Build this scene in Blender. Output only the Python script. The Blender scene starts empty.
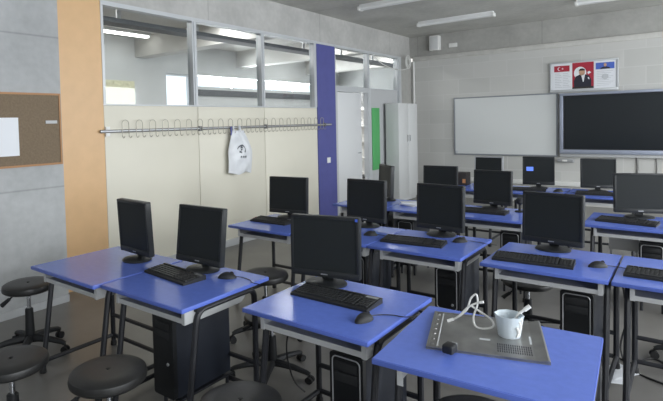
import bpy, bmesh, math, random
from mathutils import Vector, Matrix, Quaternion
from math import sin, cos, pi, radians as R
random.seed(7)
S = bpy.context.scene
C = S.collection

# ------------------------------------------------------------------ camera
F, CX, CY, EYE = 517.8, 276.0, 143.4, 1.60
yaw, pit, rol = R(-38.9345), R(-2.2404), R(-1.3842)
fw = Vector((sin(yaw)*cos(pit), cos(yaw)*cos(pit), sin(pit)))
rt = Vector((cos(yaw), -sin(yaw), 0))
up = rt.cross(fw)
rt, up = rt*cos(rol)+up*sin(rol), up*cos(rol)-rt*sin(rol)
cd = bpy.data.cameras.new('camera'); cam = bpy.data.objects.new('camera', cd); C.objects.link(cam)
cam.matrix_world = Matrix(((rt.x, up.x, -fw.x, 0), (rt.y, up.y, -fw.y, 0), (rt.z, up.z, -fw.z, EYE), (0, 0, 0, 1)))
cd.sensor_width = 36; cd.sensor_fit = 'HORIZONTAL'; cd.lens = F*36/663
cd.shift_x = (331.5-CX)/663; cd.shift_y = -(200.5-CY)/663
cd.clip_start = .05
S.camera = cam

# ------------------------------------------------------------------ world, daylight, exposure
S.view_settings.view_transform = 'Standard'; S.view_settings.look = 'None'
S.view_settings.exposure = 0.0; S.view_settings.gamma = 1.0; S.view_settings.use_curve_mapping = False
w = bpy.data.worlds.new('sky'); S.world = w; w.use_nodes = True
w.node_tree.nodes['Background'].inputs[0].default_value = (.86, .93, 1, 1)
w.node_tree.nodes['Background'].inputs[1].default_value = 1.6
def area(name, loc, rot, sx, sy, power, col=(1, 1, 1)):
    l = bpy.data.lights.new(name, 'AREA'); l.shape = 'RECTANGLE'; l.size = sx; l.size_y = sy
    l.energy = power; l.color = col
    o = bpy.data.objects.new(name, l); C.objects.link(o); o.location = loc; o.rotation_euler = rot
    return o
CZH = 3.36
RW = 3.4      # right wall x
for yy in (-.6, 2.4, 5.4, 8.4):     # daylight through the four windows of the right wall
    area('window_daylight', (RW+.12, yy, 1.95), (0, R(90), 0), 1.7, 2.3, 155, (.93, .97, 1))
area('corridor_fill_light', (-6.0, 7.5, CZH-.06), (0, 0, 0), .3, 9.0, 250, (1, .98, .95))  # added fill, out of view above the glazing, to brighten the corridor
area('corridor_daylight', (-8.95, 10.4, 2.55), (0, R(-90), 0), .3, 5.0, 260, (.95, .98, 1))

# ------------------------------------------------------------------ materials
def mat(name, col, rough=.5, metal=0, spec=.5, noise=0, nscale=8, emit=None, estr=0, bump=0):
    m = bpy.data.materials.new(name); m.use_nodes = True
    nt = m.node_tree; b = nt.nodes['Principled BSDF']
    b.inputs['Base Color'].default_value = (*col, 1); b.inputs['Roughness'].default_value = rough
    b.inputs['Metallic'].default_value = metal; b.inputs['Specular IOR Level'].default_value = spec
    if noise or bump:
        tc = nt.nodes.new('ShaderNodeTexCoord'); n = nt.nodes.new('ShaderNodeTexNoise')
        n.inputs['Scale'].default_value = nscale; n.inputs['Detail'].default_value = 6
        nt.links.new(tc.outputs['Object'], n.inputs['Vector'])
        if noise:
            r = nt.nodes.new('ShaderNodeValToRGB')
            r.color_ramp.elements[0].position = .3; r.color_ramp.elements[1].position = .7
            r.color_ramp.elements[0].color = (*[c*(1-noise) for c in col], 1)
            r.color_ramp.elements[1].color = (*[min(1, c*(1+noise)) for c in col], 1)
            nt.links.new(n.outputs['Fac'], r.inputs['Fac']); nt.links.new(r.outputs['Color'], b.inputs['Base Color'])
        if bump:
            bp = nt.nodes.new('ShaderNodeBump'); bp.inputs['Strength'].default_value = bump
            bp.inputs['Distance'].default_value = .01
            nt.links.new(n.outputs['Fac'], bp.inputs['Height']); nt.links.new(bp.outputs['Normal'], b.inputs['Normal'])
    if emit:
        b.inputs['Emission Color'].default_value = (*emit, 1); b.inputs['Emission Strength'].default_value = estr
    return m
def concrete(name, col, axis):
    """fair-faced concrete: two noise layers and thin formwork joints"""
    m = mat(name, col, .8, noise=.12, nscale=1.7)
    nt = m.node_tree; b = nt.nodes['Principled BSDF']
    tc = [n for n in nt.nodes if n.type == 'TEX_COORD'][0]
    src = b.inputs['Base Color'].links[0].from_socket
    n2 = nt.nodes.new('ShaderNodeTexNoise'); n2.inputs['Scale'].default_value = 14; n2.inputs['Detail'].default_value = 8
    nt.links.new(tc.outputs['Object'], n2.inputs['Vector'])
    mr = nt.nodes.new('ShaderNodeMapRange'); mr.inputs['To Min'].default_value = .84; mr.inputs['To Max'].default_value = 1.12
    nt.links.new(n2.outputs['Fac'], mr.inputs['Value'])
    sp = nt.nodes.new('ShaderNodeSeparateXYZ'); nt.links.new(tc.outputs['Object'], sp.inputs[0])
    last = mr.outputs[0]
    for ax, per, off in axis:
        a = nt.nodes.new('ShaderNodeMath'); a.operation = 'ADD'; a.inputs[1].default_value = off
        nt.links.new(sp.outputs[ax], a.inputs[0])
        q = nt.nodes.new('ShaderNodeMath'); q.operation = 'PINGPONG'; q.inputs[1].default_value = per/2
        nt.links.new(a.outputs[0], q.inputs[0])
        g = nt.nodes.new('ShaderNodeMapRange'); g.inputs['From Min'].default_value = .0; g.inputs['From Max'].default_value = .012
        g.inputs['To Min'].default_value = .72; g.inputs['To Max'].default_value = 1
        nt.links.new(q.outputs[0], g.inputs['Value'])
        k = nt.nodes.new('ShaderNodeMath'); k.operation = 'MULTIPLY'
        nt.links.new(last, k.inputs[0]); nt.links.new(g.outputs[0], k.inputs[1]); last = k.outputs[0]
    mx = nt.nodes.new('ShaderNodeMix'); mx.data_type = 'RGBA'; mx.blend_type = 'MULTIPLY'; mx.inputs[0].default_value = 1
    nt.links.new(src, mx.inputs[6]); nt.links.new(last, mx.inputs[7]); nt.links.new(mx.outputs[2], b.inputs['Base Color'])
    return m
def blocks(name):
    m = mat(name, (.5, .5, .49), .85)
    nt = m.node_tree; b = nt.nodes['Principled BSDF']
    tc = nt.nodes.new('ShaderNodeTexCoord'); sp = nt.nodes.new('ShaderNodeSeparateXYZ'); cb = nt.nodes.new('ShaderNodeCombineXYZ')
    nt.links.new(tc.outputs['Object'], sp.inputs[0]); nt.links.new(sp.outputs[0], cb.inputs[0]); nt.links.new(sp.outputs[2], cb.inputs[1])
    br = nt.nodes.new('ShaderNodeTexBrick'); nt.links.new(cb.outputs[0], br.inputs['Vector'])
    br.inputs['Color1'].default_value = (.54, .54, .52, 1); br.inputs['Color2'].default_value = (.60, .595, .575, 1)
    br.inputs['Mortar'].default_value = (.62, .615, .60, 1); br.inputs['Scale'].default_value = 1
    br.inputs['Mortar Size'].default_value = .008; br.inputs['Brick Width'].default_value = .62; br.inputs['Row Height'].default_value = .30
    nt.links.new(br.outputs['Color'], b.inputs['Base Color'])
    return m
def glass(name):
    m = bpy.data.materials.new(name); m.use_nodes = True; nt = m.node_tree; nt.nodes.clear()
    o = nt.nodes.new('ShaderNodeOutputMaterial'); mix = nt.nodes.new('ShaderNodeMixShader')
    t = nt.nodes.new('ShaderNodeBsdfTransparent'); t.inputs[0].default_value = (.93, .95, .95, 1)
    g = nt.nodes.new('ShaderNodeBsdfGlossy'); g.inputs['Roughness'].default_value = .03
    lw = nt.nodes.new('ShaderNodeLayerWeight'); pw = nt.nodes.new('ShaderNodeMath'); pw.operation = 'POWER'; pw.inputs[1].default_value = 5
    fr = nt.nodes.new('ShaderNodeMath'); fr.operation = 'MULTIPLY_ADD'; fr.inputs[1].default_value = .9; fr.inputs[2].default_value = .028
    nt.links.new(lw.outputs['Facing'], pw.inputs[0]); nt.links.new(pw.outputs[0], fr.inputs[0])
    nt.links.new(fr.outputs[0], mix.inputs[0]); nt.links.new(t.outputs[0], mix.inputs[1]); nt.links.new(g.outputs[0], mix.inputs[2])
    nt.links.new(mix.outputs[0], o.inputs[0]); return m
M = {
 'floor': mat('floor_vinyl', (.195, .187, .175), .32, noise=.12, nscale=3),
 'ceiling': concrete('ceiling_concrete', (.56, .555, .525), [(1, 2.4, .3)]),
 'conc': concrete('wall_concrete', (.43, .44, .445), [(2, 1.35, -2.42)]),
 'beam': concrete('beam_concrete', (.47, .465, .45), [(1, 2.5, .4)]),
 'bbeam': concrete('back_beam_concrete', (.41, .405, .385), [(0, 2.4, 2.18)]),
 'block': blocks('painted_blocks'),
 'plaster': mat('plaster', (.62, .61, .58), .8, noise=.08, nscale=9),
 'orange': mat('orange_paint', (.70, .45, .235), .42, noise=.03),
 'bluep': mat('blue_paint', (.085, .092, .30), .45, noise=.05),
 'cream': mat('cream_panel', (.74, .71, .605), .5, noise=.02, nscale=2),
 'alu': mat('aluminium', (.6, .62, .64), .4, .35),
 'aluframe': mat('window_aluminium', (.56, .58, .60), .4, .2),
 'glass': glass('glass'),
 'white': mat('white_plastic', (.82, .82, .80), .4),
 'doorw': mat('door_laminate', (.74, .75, .76), .4),
 'greyp': mat('grey_panel', (.50, .51, .52), .5),
 'lockw': mat('locker_steel', (.66, .67, .67), .4),
 'green': mat('green_board', (.10, .42, .14), .6),
 'cork': mat('cork', (.20, .15, .10), .9, noise=.12, nscale=60, bump=.2),
 'corkf': mat('cork_frame', (.42, .22, .10), .6),
 'paper': mat('paper', (.80, .82, .86), .7),
 'desk': mat('blue_laminate', (.13, .205, .66), .2, noise=.04, nscale=30),
 'deskedge': mat('blue_edge_band', (.10, .16, .56), .4),
 'greysteel': mat('grey_steel_sheet', (.52, .53, .54), .45, .1),
 'tube': mat('black_steel_tube', (.014, .015, .02), .45),
 'rubber': mat('rubber', (.012, .012, .013), .7),
 'black': mat('black_plastic', (.018, .019, .021), .52, spec=.35),
 'bezel': mat('monitor_bezel', (.021, .023, .025), .42, spec=.35),
 'screen': mat('screen', (.020, .023, .024), .5, spec=.2),
 'silver': mat('silver_plastic', (.45, .46, .48), .35, .6),
 'keys': mat('keys', (.02, .021, .023), .5),
 'tower': mat('tower_paint', (.013, .017, .028), .5),
 'towerf': mat('tower_front', (.007, .008, .010), .3),
 'seat': mat('stool_vinyl', (.016, .016, .016), .42, noise=.15, nscale=40),
 'chrome': mat('chrome', (.6, .62, .66), .2, 1),
 'wb': mat('whiteboard', (.68, .70, .70), .25),
 'wbf': mat('whiteboard_frame', (.30, .32, .35), .4, .4),
 'sbf': mat('smartboard_frame', (.40, .44, .55), .35, .4),
 'sbs': mat('smartboard_screen', (.018, .022, .026), .22),
 'red': mat('red_print', (.42, .025, .05), .5),
 'navy': mat('navy_print', (.02, .02, .035), .6),
 'skin': mat('skin_print', (.55, .33, .22), .6),
 'skyb': mat('blue_print', (.08, .15, .55), .5),
 'greyprint': mat('grey_print', (.55, .57, .60), .6),
 'ink': mat('ink', (.10, .11, .13), .6),
 'bag': mat('bag_film', (.74, .76, .79), .35),
 'plate': mat('galvanised_sheet', (.30, .30, .295), .36, .75, noise=.2, nscale=9),
 'vent': mat('vent_slots', (.05, .05, .06), .6),
 'cable': mat('white_cable', (.72, .72, .70), .45),
 'bcable': mat('black_cable', (.015, .015, .017), .5),
 'rail': mat('rail_steel', (.17, .17, .165), .4, .3),
 'hook': mat('hook_wire', (.42, .39, .33), .4, .3),
 'lamp': mat('lamp_housing', (.88, .89, .89), .45),
 'tubeon': mat('lit_tube', (1, 1, 1), .5, emit=(1, .98, .93), estr=7),
 'bluelit': mat('lit_blue_window', (.05, .1, .5), .5, emit=(.16, .30, .95), estr=.8),
 'led': mat('blue_sticker', (.06, .14, .7), .5),
 'poster': mat('faded_poster', (.62, .60, .42), .7, noise=.25, nscale=25),
 'hallw': mat('hall_wall', (.58, .59, .59), .8, noise=.05, nscale=2),
 'hallc': mat('hall_ceiling', (.60, .59, .57), .8, noise=.05, nscale=2),
 'dark': mat('dark_object', (.03, .025, .022), .6),
 'orangedot': mat('orange_label', (.55, .25, .10), .6),
 'traym': mat('cable_tray', (.10, .105, .115), .6),
}

# ------------------------------------------------------------------ mesh helpers
def box(bm, x0, x1, y0, y1, z0, z1, bev=0, mtx=None):
    r = bmesh.ops.create_cube(bm, size=1)
    v = r['verts']
    for q in v:
        q.co = Vector(((x0+x1)/2+q.co.x*(x1-x0), (y0+y1)/2+q.co.y*(y1-y0), (z0+z1)/2+q.co.z*(z1-z0)))
    if bev:
        e = list({e for q in v for e in q.link_edges})
        o = bmesh.ops.bevel(bm, geom=e, offset=bev, segments=2, affect='EDGES', profile=.5)
        v = list({q for f in o['faces'] for q in f.verts} | {q for q in v if q.is_valid})
    if mtx:
        bmesh.ops.transform(bm, matrix=mtx, verts=v)
    return v
def tube(bm, pts, r, seg=8, close=False):
    pts = [Vector(p) for p in pts]; n = len(pts); rings = []
    prev = None
    for i, p in enumerate(pts):
        a = pts[(i-1) % n] if (i or close) else p; b = pts[(i+1) % n] if (i < n-1 or close) else p
        t = (b-a).normalized()
        if prev is None:
            h = Vector((0, 0, 1)) if abs(t.z) < .9 else Vector((1, 0, 0))
            u = t.cross(h).normalized()
        else:
            u = (prev - t*prev.dot(t)).normalized()
        prev = u; v = t.cross(u)
        rr = r[i] if isinstance(r, (list, tuple)) else r
        rings.append([bm.verts.new(p+u*cos(2*pi*k/seg)*rr+v*sin(2*pi*k/seg)*rr) for k in range(seg)])
    for i in range(n if close else n-1):
        A, B = rings[i], rings[(i+1) % n]
        for k in range(seg): bm.faces.new((A[k], A[(k+1) % seg], B[(k+1) % seg], B[k]))
    if not close:
        bm.faces.new(rings[0][::-1]); bm.faces.new(rings[-1])
def lathe(bm, prof, seg=32, cx=0, cy=0, sy=1):
    rings = []
    for r, z in prof:
        rings.append([bm.verts.new((cx+max(r, 1e-4)*cos(2*pi*k/seg), cy+sy*max(r, 1e-4)*sin(2*pi*k/seg), z)) for k in range(seg)])
    for A, B in zip(rings, rings[1:]):
        for k in range(seg): bm.faces.new((A[k], A[(k+1) % seg], B[(k+1) % seg], B[k]))
    bm.faces.new(rings[0][::-1]); bm.faces.new(rings[-1])
def prism(bm, poly, axis, a, b):
    """extrude a 2-D polygon along x ('x': poly is y,z), y ('y': x,z) or z ('z': x,y)"""
    def P(u, v, t): return {'x': (t, u, v), 'y': (u, t, v), 'z': (u, v, t)}[axis]
    A = [bm.verts.new(P(u, v, a)) for u, v in poly]; B = [bm.verts.new(P(u, v, b)) for u, v in poly]
    n = len(poly)
    for i in range(n): bm.faces.new((A[i], A[(i+1) % n], B[(i+1) % n], B[i]))
    bm.faces.new(A[::-1]); bm.faces.new(B)
def rrect(x0, x1, z0, z1, r, n=5):
    o = []
    for cx, cz, a0 in ((x1-r, z1-r, 0), (x0+r, z1-r, 90), (x0+r, z0+r, 180), (x1-r, z0+r, 270)):
        for k in range(n+1):
            a = R(a0+90*k/n); o.append((cx+r*cos(a), cz+r*sin(a)))
    return o
def ellipse(cx, cz, rx, rz, n=20, a0=0, a1=360):
    return [(cx+rx*cos(R(a0+(a1-a0)*k/n)), cz+rz*sin(R(a0+(a1-a0)*k/n))) for k in range(n if a1-a0 == 360 else n+1)]
def spline(pts, n=8, close=False):
    P = [Vector(p) for p in pts]; o = []
    N = len(P); rng = range(N if close else N-1)
    for i in rng:
        p0 = P[(i-1) % N] if (i or close) else P[0]; p1 = P[i]; p2 = P[(i+1) % N]; p3 = P[(i+2) % N] if (i+2 < N or close) else P[-1]
        for k in range(n):
            t = k/n
            o.append(.5*((2*p1)+(p2-p0)*t+(2*p0-5*p1+4*p2-p3)*t*t+(3*p1-p0-3*p2+p3)*t**3))
    if not close: o.append(P[-1])
    return o
def finish(name, bm, m, smooth=True):
    bmesh.ops.recalc_face_normals(bm, faces=bm.faces)
    me = bpy.data.meshes.new(name); bm.to_mesh(me); bm.free(); me.materials.append(m)
    if smooth:
        for p in me.polygons: p.use_smooth = True
        me.set_sharp_from_angle(angle=R(35))
    return me
def obj(name, bm, m, parent=None, loc=None):
    me = bm if isinstance(bm, bpy.types.Mesh) else finish(name, bm, m)
    o = bpy.data.objects.new(name, me); C.objects.link(o)
    if parent: o.parent = parent
    if loc: o.location = loc
    return o
def tag(o, label, cat, group=None):
    o['label'] = label; o['category'] = cat
    if group: o['group'] = group
    return o
def thing(name, label, cat, loc=(0, 0, 0), rz=0, group=None):
    o = bpy.data.objects.new(name, None); C.objects.link(o); o.empty_display_size = .05
    o.location = loc; o.rotation_euler = (0, 0, rz)
    return tag(o, label, cat, group)
def struct(name, bm, m, parent=None):
    o = obj(name, bm, m, parent)
    if not parent: o['kind'] = 'structure'
    return o
def B(*boxes, bev=0):
    bm = bmesh.new()
    for b in boxes: box(bm, *b, bev=bev)
    return bm
def dup(root, loc, rz, label, group=None):
    r = root.copy(); C.objects.link(r); r.location = loc; r.rotation_euler = (0, 0, rz); r['label'] = label
    if group: r['group'] = group
    for ch in list(root.children):
        c = ch.copy(); C.objects.link(c); c.parent = r
        for g in list(ch.children):
            d = g.copy(); C.objects.link(d); d.parent = c
    return r

# ------------------------------------------------------------------ setting
PX = -4.73            # plane of the glazed partition
BY = 10.53            # back wall
CZ = 3.36             # ceiling
struct('floor', B((-9.0, 4.0, -2.6, 14.2, -.1, 0)), M['floor'])
struct('ceiling', B((-4.88, 4.0, -2.6, BY+.2, CZ, CZ+.15)), M['ceiling'])
struct('ceiling_corridor', B((-9.0, -4.88, .8, 14.2, CZ, CZ+.15)), M['hallc'])
# left concrete wall (carries the cork board), stands a little proud of the partition
struct('wall_left', B((PX-.15, -4.50, -2.6, 2.46, 0, CZ)), M['conc'])
struct('trim_1', B((-4.50, -4.485, -2.4, 2.46, 0, .065)), M['greyp'])
# concrete beam above the partition
struct('beam', B((-4.90, -4.76, 2.46, BY, 2.90, CZ+.15)), M['beam'])
# back wall: block wall with plaster strip, concrete beam above
struct('wall_back', B((-4.88, 4.0, BY, BY+.2, 0, 2.84)), M['block'])
struct('trim_2', B((-4.68, 4.0, BY-.03, BY+.2, 2.84, 2.93), bev=.006), M['plaster'])
struct('wall_back_beam', B((-4.88, 4.0, BY+.015, BY+.2, 2.93, CZ+.1)), M['bbeam'])
struct('trim_3', B((-4.2, 3.4, BY-.06, BY, .34, .42), bev=.005), M['white'])
# right wall with four windows (out of the picture, where the daylight comes from), rear wall
bm = bmesh.new()
wins = [(yy-1.15, yy+1.15) for yy in (-.6, 2.4, 5.4, 8.4)]
edges = [-2.6]+[v for p in wins for v in p]+[BY]
for a, b in zip(edges[::2], edges[1::2]): box(bm, RW, RW+.2, a, b, 1.1, 2.8)
box(bm, RW, RW+.2, -2.6, BY, 0, 1.1); box(bm, RW, RW+.2, -2.6, BY, 2.8, CZ)
struct('wall_right', bm, M['hallw'])
struct('wall_rear', B((PX-.15, RW+.2, -2.8, -2.6, 0, CZ)), M['hallw'])
for i, (a, b) in enumerate(wins):
    fr = bmesh.new()
    for q in (a, b-.05, (a+b)/2-.025): box(fr, RW+.05, RW+.1, q, q+.05, 1.1, 2.8)
    for q in (1.1, 2.75): box(fr, RW+.05, RW+.1, a, b, q, q+.05)
    struct('window_%d' % (i+2), fr, M['aluframe'])
# painted columns
struct('trim_4', B((PX-.12, PX+.0, 2.46, 3.045, 0, 2.90)), M['orange'])
struct('trim_5', B((PX-.12, PX+.012, 6.93, 7.47, 0, 2.86)), M['bluep'])
struct('trim_6', B((PX-.12, PX+.0, 6.93, 7.47, 2.86, 2.90)), M['aluframe'])
# cream panels under the glazing
joints = [3.045, 4.35, 5.61, 6.93]
for i, (a, b) in enumerate(zip(joints, joints[1:])):
    struct('wall_panel_%d' % (i+1), B((PX-.05, PX, a+.004, b-.004, .09, 1.825), bev=.003), M['cream'])
struct('wall_panel_core', B((PX-.11, PX-.052, 3.045, 6.93, 0, 1.81)), M['dark'])
struct('baseboard_left', B((PX-.04, PX+.012, 3.045, 6.93, 0, .09), bev=.003), M['greyp'])
# glazing: frame and one pane per bay
def glazing(name, ys, z0, z1, sill=True):
    fr = bmesh.new()
    box(fr, PX-.09, PX+.012, ys[0], ys[-1], z1-.045, z1)
    box(fr, PX-.085, PX+.0, ys[0], ys[-1], z0, z0+.014)
    for k, y in enumerate(ys):
        hw = .035
        y0 = y-hw; y1 = y+hw
        if k == 0: y0, y1 = y, y+.03
        if k == len(ys)-1: y0, y1 = y-2*hw, y
        box(fr, PX-.085, PX+.006, y0, y1, z0+.014, z1-.045)
        if 0 < k < len(ys)-1: box(fr, PX+.006, PX+.016, y-.012, y+.012, z0+.014, z1-.045)
    o = struct(name, fr, M['aluframe'])
    for a, b in zip(ys, ys[1:]):
        struct('window_pane', B((PX-.05, PX-.044, a+.03, b-.03, z0+.014, z1-.045)), M['glass'], o)
    return o
glazing('window_1', [3.045, 4.32, 5.60, 6.93], 1.827, 2.90)
# door bay, fixed bay and end post
glazing('window_6', [7.47, 8.64, 9.92], 2.20, 2.90)
dr = bmesh.new()
box(dr, PX-.09, PX+.01, 7.47, 7.535, 0, 2.2); box(dr, PX-.09, PX+.01, 8.60, 8.72, 0, 2.2)
box(dr, PX-.09, PX+.01, 7.535, 8.60, 2.12, 2.2)
door = struct('door_1', dr, M['alu'])
lf = bmesh.new(); box(lf, -.04, 0, 0, .98, .01, 2.11, bev=.003)
leaf = struct('door_leaf', lf, M['doorw'], door); leaf.location = (PX-.05, 7.54, 0); leaf.rotation_euler = (0, 0, R(2.5))
hb = bmesh.new(); tube(hb, [(0, .85, 1.02), (.05, .85, 1.02), (.055, .74, 1.02)], .009)
struct('door_handle', hb, M['chrome'], leaf)
struct('wall_panel_4', B((PX-.06, PX-.02, 8.72, 9.92, 0, 2.2)), M['greyp'])
struct('trim_7', B((PX-.10, PX+.03, 9.88, 9.98, 0, 2.90)), M['alu'])
struct('wall_left_end', B((PX-.15, PX, 9.98, BY, 0, 2.90)), M['bbeam'])

# ------------------------------------------------------------------ the hall behind the glass
HX = -8.7
bm = bmesh.new()
box(bm, HX-.2, HX, .8, 14.2, 0, 1.7)
box(bm, HX-.2, HX, .8, 14.2, 2.72, CZ)
box(bm, HX-.2, HX, .8, 7.12, 1.7, 2.72); box(bm, HX-.2, HX, 7.85, 8.0, 1.7, 2.72)
box(bm, HX-.2, HX, 8.0, 13.0, 1.7, 2.47); box(bm, HX-.2, HX, 13.0, 14.2, 1.7, 2.72)
struct('wall_corridor', bm, M['hallw'])
fr = bmesh.new()
for y in (7.12, 7.81): box(fr, HX-.14, HX-.08, y, y+.04, 1.7, 2.72)
for z in (1.7, 2.68): box(fr, HX-.14, HX-.08, 7.12, 7.85, z, z+.04)
struct('window_7', fr, M['alu'])
struct('trim_8', B((HX, HX+.05, 8.0, 13.4, 2.26, 2.40)), M['traym'])
fr = bmesh.new()
for k in range(5): box(fr, HX-.14, HX-.10, 8.0+k*1.24, 8.03+k*1.24, 2.42, 2.72)
struct('window_8', fr, M['alu'])
struct('wall_corridor_end', B((HX, PX-.15, 14.0, 14.2, 0, CZ)), M['hallw'])
struct('wall_corridor_start', B((HX, PX-.15, .6, .8, 0, CZ)), M['hallw'])
for k, y in enumerate((6.35, 9.3, 12.2)):
    struct('corridor_beam_%d' % (k+1), B((HX, -5.2, y, y+.3, 2.98, CZ)), M['hallc'])
def hall_lamp(y0, y1, label):
    t = thing('ceiling_lamp', label, 'lamp', (-8.1, (y0+y1)/2, CZ-.07), 0, 'lit lamps behind the glass')
    h = (y1-y0)/2
    obj('lamp_housing', B((-.07, .07, -h, h, .02, .07), bev=.006), M['lamp'], t)
    obj('lamp_tube', B((-.05, .05, -h+.03, h-.03, -.015, .02), bev=.012), M['tubeon'], t)
hall_lamp(4.85, 6.25, 'lit strip lamp seen through the glass next to the orange column')
hall_lamp(10.2, 11.7, 'lit strip lamp seen through the glass pane beside the blue column')
t = thing('cable_tray', 'dark cable tray hanging along the top edge behind the glass', 'cable tray', (-5.55, 7.2, 2.86))
obj('tray', B((-.12, .12, -4, 5, 0, .015), (-.12, -.108, -4, 5, .015, .055), (.108, .12, -4, 5, .015, .055)), M['traym'], t)
for k in range(7):
    obj('hanger', B((-.012, .012, -3.4+k*1.3, -3.34+k*1.3, .015, CZ-2.86)), M['greyp'], t)
t = tag(obj('pinboard', B((HX+.002, HX+.03, 5.2, 6.3, 1.75, 2.50), bev=.004), M['poster']),
        'pale yellow poster board seen through the first glass pane', 'board')
t = thing('bookshelf', 'open white shelf seen through the gap of the door', 'shelf', (-7.0, 12.8, 0))
obj('frame', B((-.9, .9, .28, .3, 0, 2.0), (-.9, -.87, -.02, .28, 0, 2.0), (.87, .9, -.02, .28, 0, 2.0)), M['white'], t)
for k in range(5): obj('shelf_board', B((-.87, .87, 0, .28, .1+k*.45, .13+k*.45)), M['white'], t)

# ------------------------------------------------------------------ wall-mounted things, left
t = thing('cork_board', 'brown cork board in an orange-brown wooden frame on concrete', 'notice board', (-4.50, 1.74, 1.28))
obj('cork', B((0, .015, -.69, .69, .01, .62)), M['cork'], t)
obj('frame', B((0, .022, -.705, .705, -.005, .012), (0, .022, -.705, .705, .618, .635), (0, .022, -.705, -.688, .012, .618), (0, .022, .688, .705, .012, .618)), M['corkf'], t)
t = tag(obj('paper_sheet', B((-4.484, -4.481, 1.76, 2.06, 1.375, 1.70)), M['paper']), 'blank white sheet pinned on the cork board', 'paper')
tag(obj('label_strip', B((-4.484, -4.478, 2.30, 2.405, 1.645, 1.672)), M['greyp']), 'small grey strip stuck near the right edge of the cork board', 'label')

# coat rail: bar, white bracket, 22 wire hooks
RZ = 1.555
t = thing('coat_rail', 'long steel coat rail with wire hooks across the cream panels', 'coat rail', (PX, 5.0, RZ))
obj('bar', B((.022, .034, -2.02, 2.30, -.016, .018), bev=.003), M['rail'], t)
obj('bar_strip', B((.034, .040, -2.02, 2.30, -.001, .007)), M['alu'], t)
obj('end_bracket', B((0, .03, -1.955, -1.905, -.05, -.016), (0, .03, -1.955, -1.905, .018, .05), (0, .022, -1.955, -1.905, -.016, .018), bev=.002), M['white'], t)
for y in (-.65, .61, 2.10):
    obj('wall_bracket', B((.012 if y > 2 else 0, .045, y-.02, y+.02, -.028, .03), bev=.002), M['rail'], t)
def hook_mesh():
    bm = bmesh.new(); x = .046; hw = .042
    pts = [(x+.045, -hw-.002, -.052), (x+.038, -hw, -.068), (x+.018, -hw, -.072), (x, -hw, -.055)]
    pts += [(x, -hw, z) for z in (-.02, .04, .075)]
    pts += [(x, -hw*cos(R(a)), .075+.042*sin(R(a))) for a in range(20, 180, 20)]
    pts += [(x, hw, z) for z in (.075, .04, -.02, -.055)]
    pts += [(x+.018, hw, -.072), (x+.038, hw, -.068), (x+.045, hw+.002, -.052)]
    tube(bm, pts, .0038, 6); return finish('hook', bm, M['hook'])
hk = hook_mesh()
for k in range(22):
    obj('hook', hk, None, t, (0, 3.27+k*.1775-5.0, 0))

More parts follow.
